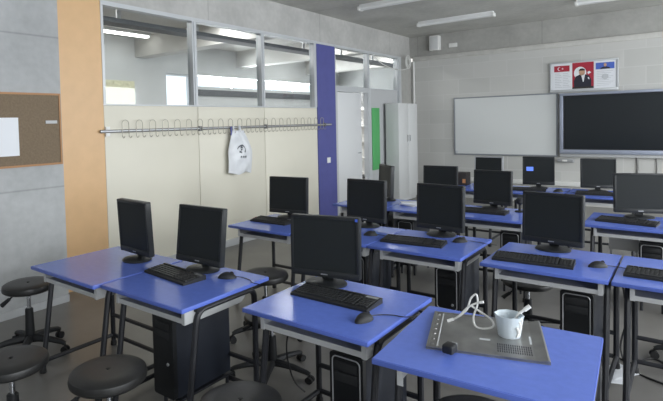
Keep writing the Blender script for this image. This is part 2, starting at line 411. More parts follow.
# white plastic bag hanging on the rail
def bag():
    t = thing('plastic_bag', 'white plastic carrier bag with black print hanging from coat rail', 'bag', (PX+.06, 5.00, .955))
    W, H = .37, .56
    def half(v): return (.235 if v < .5 else .235-.13*((v-.5)/.5)**1.2)*(1-.08*(1-v)**2)
    def bulge(u, v):
        e = max(0, 1-abs(u)**2.2)
        return .012+.075*e*(.35+.65*sin(pi*min(1, .15+v*.8)))*(1 if v < .75 else 1-.75*(v-.75)/.25)+.008*sin(9*u+6*v)*e+.006*sin(17*v-5*u)*e
    def P(u, v): return Vector((bulge(u, v), half(v)*u+.02*sin(4*v), H*v+(.015*sin(5*u) if v < .05 else 0)))
    bm = bmesh.new(); nu, nv = 20, 26
    fg = [[bm.verts.new(P(-1+2*i/nu, j/nv)) for i in range(nu+1)] for j in range(nv+1)]
    bg = [[bm.verts.new(Vector((.004-.002*(i % 2), P(-1+2*i/nu, j/nv).y, P(-1+2*i/nu, j/nv).z))) for i in range(nu+1)] for j in range(nv+1)]
    for j in range(nv):
        for i in range(nu):
            bm.faces.new((fg[j][i], fg[j][i+1], fg[j+1][i+1], fg[j+1][i])); bm.faces.new((bg[j][i+1], bg[j][i], bg[j+1][i], bg[j+1][i+1]))
        for a, b in ((fg, bg),):
            bm.faces.new((a[j][0], a[j+1][0], b[j+1][0], b[j][0])); bm.faces.new((a[j][nu], b[j][nu], b[j+1][nu], a[j+1][nu]))
    for i in range(nu):
        bm.faces.new((fg[0][i], bg[0][i], bg[0][i+1], fg[0][i+1])); bm.faces.new((fg[nv][i], fg[nv][i+1], bg[nv][i+1], bg[nv][i]))
    obj('bag_body', bm, M['bag'], t)
    hb = bmesh.new()
    tube(hb, spline([(.012, -.10, H-.03), (-.004, -.09, H+.03), (-.01, -.085, H+.058), (-.026, -.085, H+.02), (-.03, -.09, H-.02)]), .010, 6)
    obj('handle', hb, M['bag'], t); hb = bmesh.new()
    tube(hb, spline([(.012, .03, H-.03), (-.004, .03, H+.03), (-.01, .03, H+.058), (-.026, .03, H+.02), (-.03, .03, H-.02)]), .014, 6)
    obj('handle', hb, M['bag'], t)
    # printed mark: ring-like head shape with strokes, and a row of lettering under it
    lb = bmesh.new()
    def stroke(pts, w):
        pts = [Vector((a, b)) for a, b in pts]
        prev = None
        for k, p in enumerate(pts):
            d = (pts[min(k+1, len(pts)-1)]-pts[max(k-1, 0)]).normalized(); nrm = Vector((-d.y, d.x))*w
            row = [bm2.verts.new(P(*(p+s*nrm))+Vector((.004, 0, 0))) for s in (-1, 1)]
            row += [bm2.verts.new(P(*(p+s*nrm))+Vector((.002, 0, 0))) for s in (-1, 1)]
            if prev:
                bm2.faces.new((prev[0], prev[1], row[1], row[0])); bm2.faces.new((prev[2], row[2], row[3], prev[3]))
                bm2.faces.new((prev[0], row[0], row[2], prev[2])); bm2.faces.new((prev[1], prev[3], row[3], row[1]))
            prev = row
    bm2 = lb
    stroke([(-.20+.30*cos(R(a)), .57+.085*sin(R(a))) for a in range(-60, 190, 15)], .018)
    stroke([(-.32, .60), (-.22, .615), (-.14, .60)], .022); stroke([(-.30, .55), (-.20, .56)], .02)
    stroke([(-.38, .51), (-.28, .50), (-.25, .48)], .022)
    for k in range(4):
        x = -.32+k*.13
        stroke([(x, .40), (x, .355)], .014); stroke([(x, .40), (x+.05, .395), (x+.06, .365)], .012)
    obj('printed_mark', lb, M['ink'], t)
    cb = bmesh.new(); box(cb, -.002, .012, -.155, -.13, H-.06, H+.055, bev=.003)
    o = obj('blue_tie', cb, M['bluep'], t); o['label'] = 'dark blue strap'
bag()
tag(obj('light_switch', B((PX+.012, PX+.024, 7.17, 7.265, .92, 1.01), bev=.003), M['white']), 'white light switch on the blue column', 'switch')
tag(obj('green_board', B((PX-.02, PX+.0, 8.77, 9.06, .66, 1.845), bev=.003), M['green']), 'narrow green board on grey panel right of the doorway', 'board')
# locker in the corner
t = thing('tall_cabinet', 'tall pale grey two-door cabinet standing in the far left corner', 'cabinet', (-4.56, 9.67, 0), R(90))
obj('body', B((-.44, .44, -.12, .13, .05, 1.93), (-.42, .42, -.10, .12, 0, .05), bev=.003), M['lockw'], t)
for s in (-1, 1):
    d = obj('door', B((min(s*.003, s*.437), max(s*.003, s*.437), -.138, -.121, .08, 1.92), bev=.003), M['lockw'], t)
    hb = bmesh.new(); tube(hb, [(s*.05, -.138, 1.18), (s*.05, -.158, 1.185), (s*.05, -.158, 1.29), (s*.05, -.138, 1.295)], .008)
    obj('handle', hb, M['silver'], d)
# pipe and round cable coil in the corner
bm = bmesh.new(); tube(bm, [(-4.66, BY-.03, z) for z in (.0, 1.5, 2.84)], .018, 10)
tag(obj('conduit_pipe', bm, M['white']), 'thin vertical pale pipe in the far corner above the cabinet', 'pipe')
bm = bmesh.new()
for k, rr in enumerate((.07, .10, .13)):
    tube(bm, [(-4.62+.0, 10.15+rr*sin(R(a)), 2.80+rr*cos(R(a))) for a in range(0, 360, 20)], .008, 6, True)
tube(bm, spline([(-4.62, 10.15, 2.67), (-4.66, 9.8, 2.62), (-4.69, 9.2, 2.68), (-4.69, 8.75, 2.82)]), .008, 6)
tag(obj('cable_coil', bm, M['cable']), 'coil of white cable hung at the top of the far corner post', 'cable')

# ------------------------------------------------------------------ back wall things
def yb(z0, z1): pass
t = thing('whiteboard', 'wide whiteboard with grey frame left of the dark smart board', 'whiteboard', (-2.865, BY, .88))
obj('surface', B((-.92, .92, -.022, -.002, .015, 1.125)), M['wb'], t)
obj('frame', B((-.945, .945, -.03, 0, -.012, .016), (-.945, .945, -.03, 0, 1.122, 1.145), (-.945, -.918, -.03, 0, .016, 1.122), (.918, .945, -.03, 0, .016, 1.122), bev=.004), M['wbf'], t)
bm = bmesh.new(); lathe(bm, [(.02, 0), (.026, .003), (.02, .006)], 16)
bmesh.ops.transform(bm, matrix=Matrix.Translation((-.89, -.022, .05)) @ Matrix.Rotation(R(90), 4, 'X'), verts=bm.verts)
obj('corner_mark', bm, M['greyprint'], t)
t = thing('smart_board', 'large dark smart board in silver frame right of the whiteboard', 'smart board', (-.92, BY, .93))
obj('frame', B((-.955, .955, -.11, 0, 0, .075), (-.955, .955, -.11, 0, 1.03, 1.075), (-.955, -.90, -.11, 0, .075, 1.03), (.90, .955, -.11, 0, .075, 1.03), bev=.008), M['sbf'], t)
obj('inner_rim', B((-.90, .90, -.095, -.06, .075, .09), (-.90, .90, -.095, -.06, 1.015, 1.03), (-.90, -.885, -.095, -.06, .09, 1.015), (.885, .90, -.095, -.06, .09, 1.015)), M['black'], t)
obj('screen', B((-.9, .9, -.07, -.03, .075, 1.03)), M['sbs'], t)
obj('lower_rail', B((-.96, .96, -.075, 0, -.055, -.003), bev=.004), M['greyp'], t)
t = thing('wall_box', 'small silver box with a pale lens below the smart board corner', 'box', (-1.79, BY, .80))
obj('body', B((-.13, .13, -.08, 0, -.03, .035), bev=.006), M['silver'], t)
obj('lens', B((-.05, .03, -.088, -.08, -.012, .022), bev=.002), M['white'], t)
for k, x in enumerate((-.74, -.48)):
    bm = bmesh.new(); tube(bm, spline([(x, BY-.012, .87), (x+.01, BY-.012, .7), (x-.005, BY-.012, .55), (x, BY-.012, .42)]), .014 if k == 0 else .007, 8)
    tag(obj('wall_cable', bm, M['rail']), ['thick grey cable running down the wall below the smart board', 'thin grey cable running down the wall at the right edge'][k], 'cable')
# framed posters
t = thing('poster_frame', 'silver frame with three posters standing above the smart board', 'frame', (-1.52, BY-.035, 2.03)); t.scale = (.96, 1, .97)
T3 = Matrix.Rotation(R(-2), 4, 'X')
obj('frame', B((-.545, .545, -.015, .012, 0, .045), (-.545, .545, -.015, .012, .525, .555), (-.545, -.515, -.015, .012, .045, .525), (.515, .545, -.015, .012, .045, .525), bev=.004), M['alu'], t)
obj('backing', B((-.515, .515, -.004, .008, .045, .525)), M['paper'], t)
def poster(x0, x1, m):
    return obj('poster_sheet', B((x0, x1, -.007, -.004, .05, .52)), m, t)
p1 = poster(-.50, -.185, M['paper']); p2 = poster(-.17, .17, M['red']); p3 = poster(.185, .50, M['paper'])
def flat(poly, m, par, name, lvl=1):
    bm = bmesh.new(); prism(bm, poly, 'y', -.007-.0016*lvl, -.0068); return obj(name, bm, m, par)
flat(rrect(-.47, -.215, .375, .485, .004, 1), M['red'], p1, 'flag')
flat(ellipse(-.385, .43, .028, .033), M['paper'], p1, 'crescent', 2); flat(ellipse(-.376, .43, .022, .026), M['red'], p1, 'crescent_hollow', 3)
st = [(-.33+(.020 if k % 2 == 0 else .008)*cos(R(180+36*k)), .43+(.022 if k % 2 == 0 else .009)*sin(R(180+36*k))) for k in range(10)]
flat(st, M['paper'], p1, 'star', 2)
bm = bmesh.new()
for k in range(9):
    for c in (0, 1):
        ww = .085+.02*((k*7+c*3) % 3)
        box(bm, -.46+c*.135, -.46+c*.135+ww, -.0086, -.0068, .335-k*.031, .343-k*.031)
obj('text_lines', bm, M['greyprint'], p1)
# centre poster: bust of a person in dark suit before a pale disc
flat(ellipse(-.045, .33, .10, .115), M['paper'], p2, 'pale_disc')
flat(ellipse(-.015, .345, .048, .062), M['skin'], p2, 'face', 3)
flat(ellipse(-.015, .372, .05, .04, 16, 0, 180), M['dark'], p2, 'hair', 4)
flat([(-.14, .075), (.13, .075), (.135, .20), (.10, .275), (.03, .305), (-.05, .305), (-.115, .27), (-.145, .19)], M['navy'], p2, 'suit', 2)
flat([(-.03, .305), (.035, .305), (.012, .17), (-.0, .17)], M['paper'], p2, 'shirt', 3)
flat([(.085, .215), (.105, .21), (.095, .25), (.075, .245)], M['paper'], p2, 'pocket_square', 3)
flat([(-.17, .05), (.17, .05), (.17, .085), (-.17, .08)], M['dark'], p2, 'base_band', 3)
flat([(.08, .30), (.13, .33), (.10, .36), (.07, .34)], M['paper'], p2, 'star_shape', 1)
flat(rrect(.20, .485, .375, .49, .004, 1), M['skyb'], p3, 'header')
flat(ellipse(.345, .447, .022, .030), M['skin'], p3, 'face', 3)
flat([(.265, .376), (.43, .376), (.41, .40), (.37, .415), (.32, .415), (.28, .40)], M['navy'], p3, 'suit', 2)
bm = bmesh.new()
for k in range(9): box(bm, .215, .215+.25-.03*(k % 3), -.0086, -.0068, .335-k*.031, .342-k*.031)
obj('text_lines', bm, M['greyprint'], p3)
flat(ellipse(.345, .24, .05, .05), M['greyprint'], p3, 'faint_emblem', 2)
# loudspeaker box and outlet on the back beam
t = thing('wall_speaker', 'small white loudspeaker box high on the back beam', 'speaker', (-4.175, BY+.015, 3.02))
obj('body', B((-.10, .10, -.14, 0, 0, .30), bev=.012), M['white'], t)
obj('grille', B((-.085, .085, -.146, -.14, .02, .28), bev=.002), M['lockw'], t)
tag(obj('wall_socket', B((-3.91, -3.74, BY, BY+.016, 3.06, 3.14), bev=.003), M['white']), 'small white double socket on the beam beside the loudspeaker', 'socket')
# fluorescent fittings of the classroom (switched off)
def ceil_lamp(x0, x1, y, label):
    t = thing('ceiling_lamp', label, 'lamp', ((x0+x1)/2, y, CZ), 0, 'unlit strip lamps on the ceiling'); h = (x1-x0)/2
    obj('lamp_housing', B((-h, h, -.035, .035, -.035, 0), bev=.004), M['lamp'], t)
    bm = bmesh.new(); prism(bm, rrect(-.055, .055, -.085, -.035, .02), 'x', -h+.015, h-.015); obj('lamp_diffuser', bm, M['lamp'], t)
    for s in (-1, 1): obj('end_cap', B((s*h-.02, s*h+.02, -.06, .06, -.09, -.03), bev=.006), M['white'], t)
ceil_lamp(-3.87, -2.58, 8.97, 'white strip lamp on ceiling above the whiteboard, whole in view')
ceil_lamp(-3.95, -2.62, 7.0, 'white strip lamp cut by the top edge of the picture, nearest the glass wall')
ceil_lamp(-1.40, -.10, 9.09, 'white strip lamp on the ceiling above the smart board')

# ------------------------------------------------------------------ desks
DZ = .70
def desk_proto():
    t = thing('computer_desk', '', 'desk')
    w, d = .34, .66
    bm = bmesh.new(); prism(bm, rrect(-w, w, 0, d, .008, 3), 'z', DZ-.022, DZ)
    top = obj('tabletop', bm, M['desk'], t)
    bm = bmesh.new()
    box(bm, -w-.002, w+.002, -.004, .0005, DZ-.021, DZ-.0015, bev=.0015)
    box(bm, -w-.003, -w+.0003, .0, d, DZ-.021, DZ-.0015, bev=.0012); box(bm, w-.0003, w+.003, 0, d, DZ-.021, DZ-.0015, bev=.0012)
    obj('edge_band', bm, M['deskedge'], top)
    # steel shelf under the top: tray, side panels with a rounded rear corner, front lip
    bm = bmesh.new(); box(bm, -.262, .312, .045, .46, .610, .616); box(bm, -.262, .312, .043, .048, .604, .630)
    obj('shelf_tray', bm, M['greysteel'], t)
    for s in (-1, 1):
        bm = bmesh.new()
        poly = [(.04, .603), (.43, .603)]+[(.43+.065*sin(R(a)), .668-.065*cos(R(a))) for a in range(10, 91, 10)]+[(.495, .677), (.04, .677)]
        xs = .312 if s > 0 else -.262
        prism(bm, poly, 'x', xs-.0015, xs+.0015)
        box(bm, min(xs-s*.022, xs), max(xs-s*.022, xs), .038, .042, .602, .678)
        obj('side_panel', bm, M['greysteel'], t)
    # tubular side frames
    for s in (-1, 1):
        x = .3265 if s > 0 else -.277; bm = bmesh.new()
        pts = [(x, .015, .01), (x, .10, .59)]
        pts += [(x, .105+.055*(1-cos(R(a))), .605+.055*sin(R(a))) for a in range(10, 91, 20)]
        pts += [(x, .48, .660)]+[(x, .495+.05*sin(R(a)), .610+.05*cos(R(a))) for a in range(10, 91, 20)]+[(x, .548, .55), (x, .548, .01)]
        tube(bm, pts, .0165, 8)
        box(bm, x-.014, x+.014, .10, .50, .655, .678)
        obj('leg_frame', bm, M['tube'], t)
        bm = bmesh.new(); tube(bm, [(x, .03, .075), (x, .548, .075)], .014, 8); obj('foot_bar', bm, M['tube'], t)
        for y in (.0145, .548):
            bm = bmesh.new(); lathe(bm, [(.020, 0), (.022, .004), (.020, .03), (.0168, .034)], 12, x, y); obj('rubber_foot', bm, M['rubber'], t)
    for z in (.225, .075):
        bm = bmesh.new(); tube(bm, [(-.277, .548, z), (.3265, .548, z)], .014, 8); obj('rear_crossbar', bm, M['tube'], t)
    return t
DP = desk_proto(); used = []
def desk(x0, x1, y, label, rz=0, sx=1):
    cx = (x0+x1)/2
    if not used: o = DP; o.location = (cx, y, 0); o.rotation_euler = (0, 0, rz); o['label'] = label; used.append(1)
    else: o = dup(DP, (cx, y, 0), rz, label)
    o['group'] = 'blue computer desks'
    o.scale = ((x1-x0)/.68, 1, 1)
    return o
desk(-3.385, -2.655, 1.60, 'leftmost front blue desk, nearest the cork board, carrying only a monitor')
desk(-2.630, -1.940, 1.64, 'front blue desk with keyboard, its right end over a big black tower')
desk(-1.715, -1.030, 1.835, 'front blue desk in the middle with keyboard, mouse and large monitor')
dn = desk(-.945, -.237, 1.745, 'nearest blue desk, with a metal sheet and plastic cup on it', R(4))
desk(-3.235, -2.555, 3.30, 'second-row blue desk against the cream wall, below the plastic bag')
desk(-2.530, -1.850, 3.30, 'second-row blue desk mostly hidden behind the large front monitor')
desk(-1.835, -1.165, 3.30, 'second-row blue desk with keyboard, mouse and tower, behind the middle front desk')
desk(-1.035, -.360, 3.28, 'second-row blue desk behind the nearest desk, with monitor, keyboard and mouse')
desk(-.340, .340, 3.28, 'second-row blue desk cut off by the right edge, keyboard only in view')
desk(-3.080, -2.470, 4.78, 'third-row blue desk furthest left, in front of the open door')
desk(-2.455, -1.800, 4.78, 'third-row blue desk with loose papers, left of centre')
desk(-1.790, -1.115, 4.76, 'third-row blue desk with the keyboard below the whiteboard')
for c in list(dn.children):      # this one has no tray under its top
    if c.name.startswith('shelf_tray'): bpy.data.objects.remove(c)
d4 = desk(-.720, -.045, 4.92, 'third-row blue desk at right with wide monitor and pale panel behind')
desk(-2.640, -1.960, 6.62, 'back-row blue desk at left, carrying the silver-edged monitor')
desk(-1.865, -1.185, 6.62, 'back-row blue desk with the monitor showing a blue box')
desk(-1.165, -.485, 6.62, 'back-row blue desk below the smart board')
obj('rear_panel', B((-.21, .02, .535, .547, .40, .515), (-.20, -.18, .538, .549, .215, .40), (-.01, .01, .538, .549, .215, .40), bev=.002), M['white'], d4)['label'] = 'white plastic panel'

# ------------------------------------------------------------------ computer towers and their stands
def tower_proto(trim=True):
    t = thing('computer_tower', '', 'computer')
    h, d, w = .46, .42, .085
    obj('case', B((-w, w, .012, d, .012, h), bev=.006), M['tower'], t)
    fp = bmesh.new(); prism(fp, rrect(-w, w, .012, h, .014), 'y', -.014, .012); fo = obj('front_panel', fp, M['towerf'], t)
    pts = [(x, -.015, z) for x, z in rrect(-.070, .070, .165, .445, .022, 6)]
    if trim: bm = bmesh.new(); tube(bm, pts, .0032, 6, True); obj('silver_trim', bm, M['silver'], fo)
    obj('drive_bay', B((-.058, .058, -.019, -.0135, .385, .425), (-.058, .058, -.019, -.0135, .335, .378), bev=.002), M['black'], fo)
    bm = bmesh.new(); lathe(bm, [(.009, 0), (.009, .005), (.006, .007)], 14)
    bmesh.ops.transform(bm, matrix=Matrix.Translation((.04, -.014, .20)) @ Matrix.Rotation(R(90), 4, 'X'), verts=bm.verts)
    obj('power_button', bm, M['silver'], fo)
    for x in (-.06, .06):
        for y in (.05, .37):
            bm = bmesh.new(); lathe(bm, [(.012, 0), (.014, .012)], 10, x, y); obj('foot', bm, M['rubber'], t)
    return t
tw = []
def tower(x, y, label, z=.11, rz=0):
    if len(tw) < 2: o = tower_proto(bool(tw)); o.location = (x, y, z); o['label'] = label; o.rotation_euler = (0, 0, rz); tw.append(o)
    else: o = dup(tw[1], (x, y, z), rz, label)
    o['group'] = 'black computer towers under the desks'
    s = thing('tower_stand', 'low black stand under the tower: '+label[:0], 'stand', (x, y, 0), rz, 'tower stands')
    return o, s
stand_m = {}
def place_tower(x, y, label, slabel, rz=0):
    o, s = tower(x, y, label, .11, rz); s['label'] = slabel
    if not stand_m:
        stand_m['p'] = finish('platform', B((-.09, .09, .02, .43, .098, .11), bev=.002), M['tube'])
        bm = bmesh.new(); tube(bm, [(0, 0, 0), (0, 0, .098)], .01, 8)
        stand_m['l'] = finish('leg', bm, M['tube'])
    obj('platform', stand_m['p'], None, s)
    for xx in (-.07, .07):
        for yy in (.05, .40): obj('leg', stand_m['l'], None, s, (xx, yy, 0))
TW = [(-2.245, 1.77, 'big black tower under the keyboard desk at front left'), (-1.190, 1.94, 'black silver-trimmed tower under the middle front desk'),
      (-2.02, 3.45, 'black tower behind the large front monitor, under the hidden desk'), (-1.335, 3.52, 'black silver-trimmed tower in plain view under second-row desk, centre'),
      (-.53, 3.43, 'black tower under the second-row desk behind the plastic cup'), (-2.63, 4.93, 'black tower under the furthest left third-row desk'),
      (-2.30, 4.93, 'black tower under the third-row desk with loose papers'), (-1.285, 4.93, 'black tower in shadow under the third-row desk below the whiteboard'), (-.255, 5.05, 'black tower with bright trim at the right edge of the picture')]
for x, y, l in TW:
    place_tower(x, y, l, l.replace('black', 'low black stand carrying the', 1).replace('big ', '').replace('silver-trimmed ', ''))

# ------------------------------------------------------------------ monitors
MW, MH = .41, .345
def monitor_proto(silver=False, lit=False, sticker=False, tilt=3):
    t = thing('monitor', '', 'monitor')
    bm = bmesh.new()
    lathe(bm, [(.118, 0), (.12, .006), (.112, .013), (.05, .02), (.03, .022)], 36, 0, 0, .8)
    obj('base', bm, M['bezel'], t)
    bm = bmesh.new(); prism(bm, rrect(-.033, .033, .015, .20, .006, 2), 'y', .022, .045)
    obj('neck', bm, M['bezel'], t)
    T = Matrix.Translation((0, .0, .215)) @ Matrix.Rotation(R(-tilt), 4, 'X')
    bm = bmesh.new(); w, h = MW/2, MH/2
    outer = rrect(-w, w, -h, h, .008, 3)
    prism(bm, outer, 'y', -.022, .012)
    # stepped back housing
    A = [bm.verts.new((x*.98, .012, z*.98)) for x, z in outer]; Bv = [bm.verts.new((x*.62, .04, z*.62)) for x, z in outer]
    for i in range(len(A)): bm.faces.new((A[i], A[(i+1) % len(A)], Bv[(i+1) % len(A)], Bv[i]))
    bm.faces.new(Bv)
    bmesh.ops.transform(bm, matrix=T, verts=bm.verts)
    hs = obj('housing', bm, M['silver'] if silver else M['bezel'], t)
    bm = bmesh.new()
    for b in ((-w+.002, w-.002, -.028, -.020, h-.018, h-.002), (-w+.002, w-.002, -.028, -.020, -h+.002, -h+.036), (-w+.002, -w+.018, -.028, -.020, -h+.036, h-.018), (w-.018, w-.002, -.028, -.020, -h+.036, h-.018)): box(bm, *b, bev=.002)
    bmesh.ops.transform(bm, matrix=T, verts=bm.verts); bz = obj('bezel', bm, M['silver'] if silver else M['bezel'], t)
    bm = B((-w+.018, w-.018, -.0235, -.021, -h+.036, h-.018)); bmesh.ops.transform(bm, matrix=T, verts=bm.verts); sc = obj('screen', bm, M['screen'], t)
    bm = B((-.02, .02, -.0295, -.0275, -h+.015, -h+.021)); bmesh.ops.transform(bm, matrix=T, verts=bm.verts); obj('maker_mark', bm, M['silver'], bz)
    bm = bmesh.new()
    for k in range(4): box(bm, w-.12+k*.022, w-.107+k*.022, -.0295, -.0275, -h+.010, -h+.015)
    bmesh.ops.transform(bm, matrix=T, verts=bm.verts); obj('buttons', bm, M['black'], bz)
    if lit:
        bm = B((-.155, -.065, -.026, -.0232, -.005, .045)); bmesh.ops.transform(bm, matrix=T, verts=bm.verts); obj('lit_window', bm, M['bluelit'], sc)
    if sticker:
        bm = B((w-.022, w-.008, -.030, -.0275, h-.021, h-.006)); bmesh.ops.transform(bm, matrix=T, verts=bm.verts); obj('sticker', bm, M['led'], bz)['label'] = 'small blue sticker'
    return t
protos = {}
def monitor(x, y, rz, label, sc=1, z=DZ, kind=(False, False, False, 3)):
    if kind not in protos:
        o = protos[kind] = monitor_proto(*kind); o.location = (x, y, z); o.rotation_euler = (0, 0, rz); o['label'] = label
    else: o = dup(protos[kind], (x, y, z), rz, label)
    o['group'] = 'black flat monitors on the desks'
    o.scale = sc if isinstance(sc, tuple) else (sc, 1, sc)
monitor(-2.922, 2.095, R(-4), 'black monitor on the leftmost front desk, seen at a slant', (.87, 1, 1.05), kind=(False, False, False, -3))
monitor(-2.375, 2.185, R(1), 'black monitor behind the front left keyboard, tilted back', (.95, 1, 1.02), kind=(False, False, False, 7))
monitor(-1.590, 2.385, R(12), 'large black monitor with blue sticker on the middle front desk', (.99, 1, .985), kind=(False, False, True, 1))
monitor(-2.992, 3.880, R(7), 'black monitor against the cream wall, right of the plastic bag')
monitor(-2.175, 3.910, R(-5), 'black monitor before the doorway, in the second row', (.93, 1, 1.03))
monitor(-1.525, 3.900, R(-6), 'black monitor before the corner cabinet, behind the second-row keyboard', (.94, 1, 1.02))
monitor(-.738, 3.870, R(-8), 'black monitor behind the plastic cup, biggest in the second row', (.93, 1, .99))
monitor(-2.690, 5.300, R(-42), 'black monitor turned sideways under the green board', (.9, 1, 1.03))
monitor(-2.070, 5.300, 0, 'black monitor below the left end of the whiteboard, third row', (.88, 1, 1.06))
monitor(-1.550, 5.330, R(-8), 'black monitor of the third row under the middle of the whiteboard', (.92, 1, .98))
monitor(-.365, 5.480, R(19), 'black monitor at the right edge of the picture, third row', (.96, 1, 1.0))
monitor(-2.120, 7.120, R(-2), 'black monitor with silver rim below the whiteboard, back row', (.90, 1, 1.01), kind=(True, False, False, 3))
monitor(-1.525, 7.150, R(10), 'monitor showing a small bright blue box, back row', (.88, 1, 1.03), kind=(False, True, False, 3))
monitor(-.880, 7.130, R(14), 'black monitor below the left half of the smart board, back row', (.88, 1, 1.01))

# ------------------------------------------------------------------ keyboards and mice
def keyboard_proto():
    t = thing('keyboard', '', 'keyboard')
    bm = bmesh.new()
    prism(bm, [(-.08, 0), (.08, 0), (.08, .026), (.07, .028), (-.076, .014), (-.08, .011)], 'x', -.225, .225)
    obj('body', bm, M['black'], t)
    sl = math.atan2(.014, .146)
    def keys(x0, x1, ny, nx, name, y0=-.062, y1=.040):
        bm = bmesh.new(); px = (x1-x0)/nx; py = (y1-y0)/ny
        for j in range(ny):
            for i in range(nx):
                cx = x0+(i+.5)*px; cy = y0+(j+.5)*py; zz = .014+(cy+.076)*.0959
                if j == 0 and 3 <= i <= 7 and nx > 10:
                    if i != 5: continue
                    box(bm, cx-px*2.4, cx+px*2.4, cy-py*.43, cy+py*.43, zz-.002, zz+.006, bev=.001); continue
                box(bm, cx-px*.43, cx+px*.43, cy-py*.43, cy+py*.43, zz-.002, zz+.006, bev=.0012)
        obj(name, bm, M['keys'], t)
    keys(-.215, .075, 5, 14, 'main_keys'); keys(.085, .140, 5, 3, 'cursor_keys'); keys(.150, .215, 5, 4, 'number_keys')
    keys(-.215, .140, 1, 15, 'function_keys', .050, .066)
    obj('indicator_strip', B((.15, .215, .046, .066, .0255, .0275)), M['silver'], t)
    return t
kp = []
def keyboard(x, y, rz, label, sx=1):
    if not kp: o = keyboard_proto(); o.location = (x, y, DZ); o.rotation_euler = (0, 0, rz); o['label'] = label; kp.append(o)
    else: o = dup(kp[0], (x, y, DZ), rz, label)
    o['group'] = 'black keyboards on the desks'; o.scale = (sx, 1, 1)
def mouse_proto():
    t = thing('mouse', '', 'mouse')
    bm = bmesh.new(); bmesh.ops.create_uvsphere(bm, u_segments=20, v_segments=12, radius=1)
    for v in bm.verts:
        x, y, z = v.co; k = 1-.18*max(0, -y)
        v.co = Vector((x*.031*(k if y < 0 else 1), y*.056, max(0, z)*.036*(1-.25*y*y)+ (0 if z > 0 else 0)))
    obj('shell', bm, M['black'], t)
    bm = bmesh.new(); tube(bm, [(0, .027+.009*cos(R(a)), .026+.009*sin(R(a))) for a in range(0, 360, 30)], .004, 6, True); obj('wheel', bm, M['rubber'], t)
    bm = bmesh.new(); tube(bm, spline([(0, .052, .008), (.005, .09, .004), (.05, .14, .003), (.10, .16, .003), (.135, .21, .003)]), .0022, 6); obj('cord', bm, M['bcable'], t)
    return t
mp = []
def mouse(x, y, rz, label):
    if not mp: o = mouse_proto(); o.location = (x, y, DZ); o.rotation_euler = (0, 0, rz); o['label'] = label; mp.append(o)
    else: o = dup(mp[0], (x, y, DZ), rz, label)
    o['group'] = 'black mice on the desks'
keyboard(-2.420, 1.995, R(-6), 'black keyboard on the front left desk', .92)
keyboard(-1.415, 2.200, R(0), 'black keyboard on the middle front desk before large monitor')
keyboard(-.775, 3.475, R(4), 'black keyboard behind the white cable, second row')
keyboard(-1.595, 3.545, R(6), 'black keyboard left of the second-row mouse, above the grey shelf')
keyboard(-.075, 3.500, R(-2), 'black keyboard cut off by the right edge, second row')
keyboard(-2.990, 3.620, R(0), 'black keyboard on the desk against the cream wall', .9)
keyboard(-.430, 5.160, R(-8), 'black keyboard on the third-row desk at right', .95)
keyboard(-1.560, 5.060, R(0), 'black keyboard below the whiteboard, third row', .95)
keyboard(-1.600, 6.860, R(8), 'black keyboard under the monitor showing a blue box', .95)
keyboard(-.850, 6.830, R(6), 'black keyboard below the smart board, back row', .95)
mouse(-2.125, 2.145, R(-55), 'black mouse right of the front left keyboard')
mouse(-1.155, 2.030, R(-12), 'black mouse on the middle front desk, its cord running right')
mouse(-.440, 3.560, R(-55), 'black mouse beside the keyboard on the desk behind the plastic cup')
mouse(-1.325, 3.750, R(-50), 'black mouse near the right corner of the centre second-row desk')
mouse(-1.975, 3.600, R(-60), 'black mouse just right of the large front monitor, second row')
mouse(-.130, 5.060, R(-60), 'black mouse near the right picture edge, third row')
mouse(-1.255, 6.880, R(-60), 'small black mouse on the back-row desk with the blue-lit monitor')

# ------------------------------------------------------------------ things on the nearest desk
t = thing('metal_sheet', 'grey metal case panel with vent slots lying on nearest desk', 'metal panel', (-.668, 2.170, DZ), R(17))
bm = bmesh.new(); box(bm, -.215, .215, -.20, .20, .004, .007)
for b in ((-.215, .215, -.20, -.192, 0, .010), (-.215, .215, .192, .20, 0, .010), (-.215, -.205, -.192, .192, 0, .010)): box(bm, *b)
prism(bm, [(.175, .007), (.215, .016), (.222, .012), (.222, 0), (.215, 0), (.215, .004), (.175, .004)], 'y', -.20, .20)
obj('sheet', bm, M['plate'], t)
bm = bmesh.new()
for i in range(16):
    for j in range(4): box(bm, .045+i*.0078, .0495+i*.0078, -.155+j*.021, -.139+j*.021, .0066, .0076)
obj('vent_grid', bm, M['vent'], t)
bm = bmesh.new()
for j in range(7): lathe(bm, [(.007, .007), (.006, .0095), (.003, .0105)], 10, -.195, -.165+j*.055)
obj('rivets', bm, M['plate'], t)
bm = bmesh.new(); tube(bm, [(-.175, -.185, .0085), (-.175, .18, .0085)], .0025, 6); obj('fold_line', bm, M['greysteel'], t)
obj('small_label', B((.165, .172, -.05, .03, .0068, .0078)), M['greyprint'], t); obj('small_label', B((-.02, .02, -.06, -.045, .0068, .0078)), M['greyprint'], t)
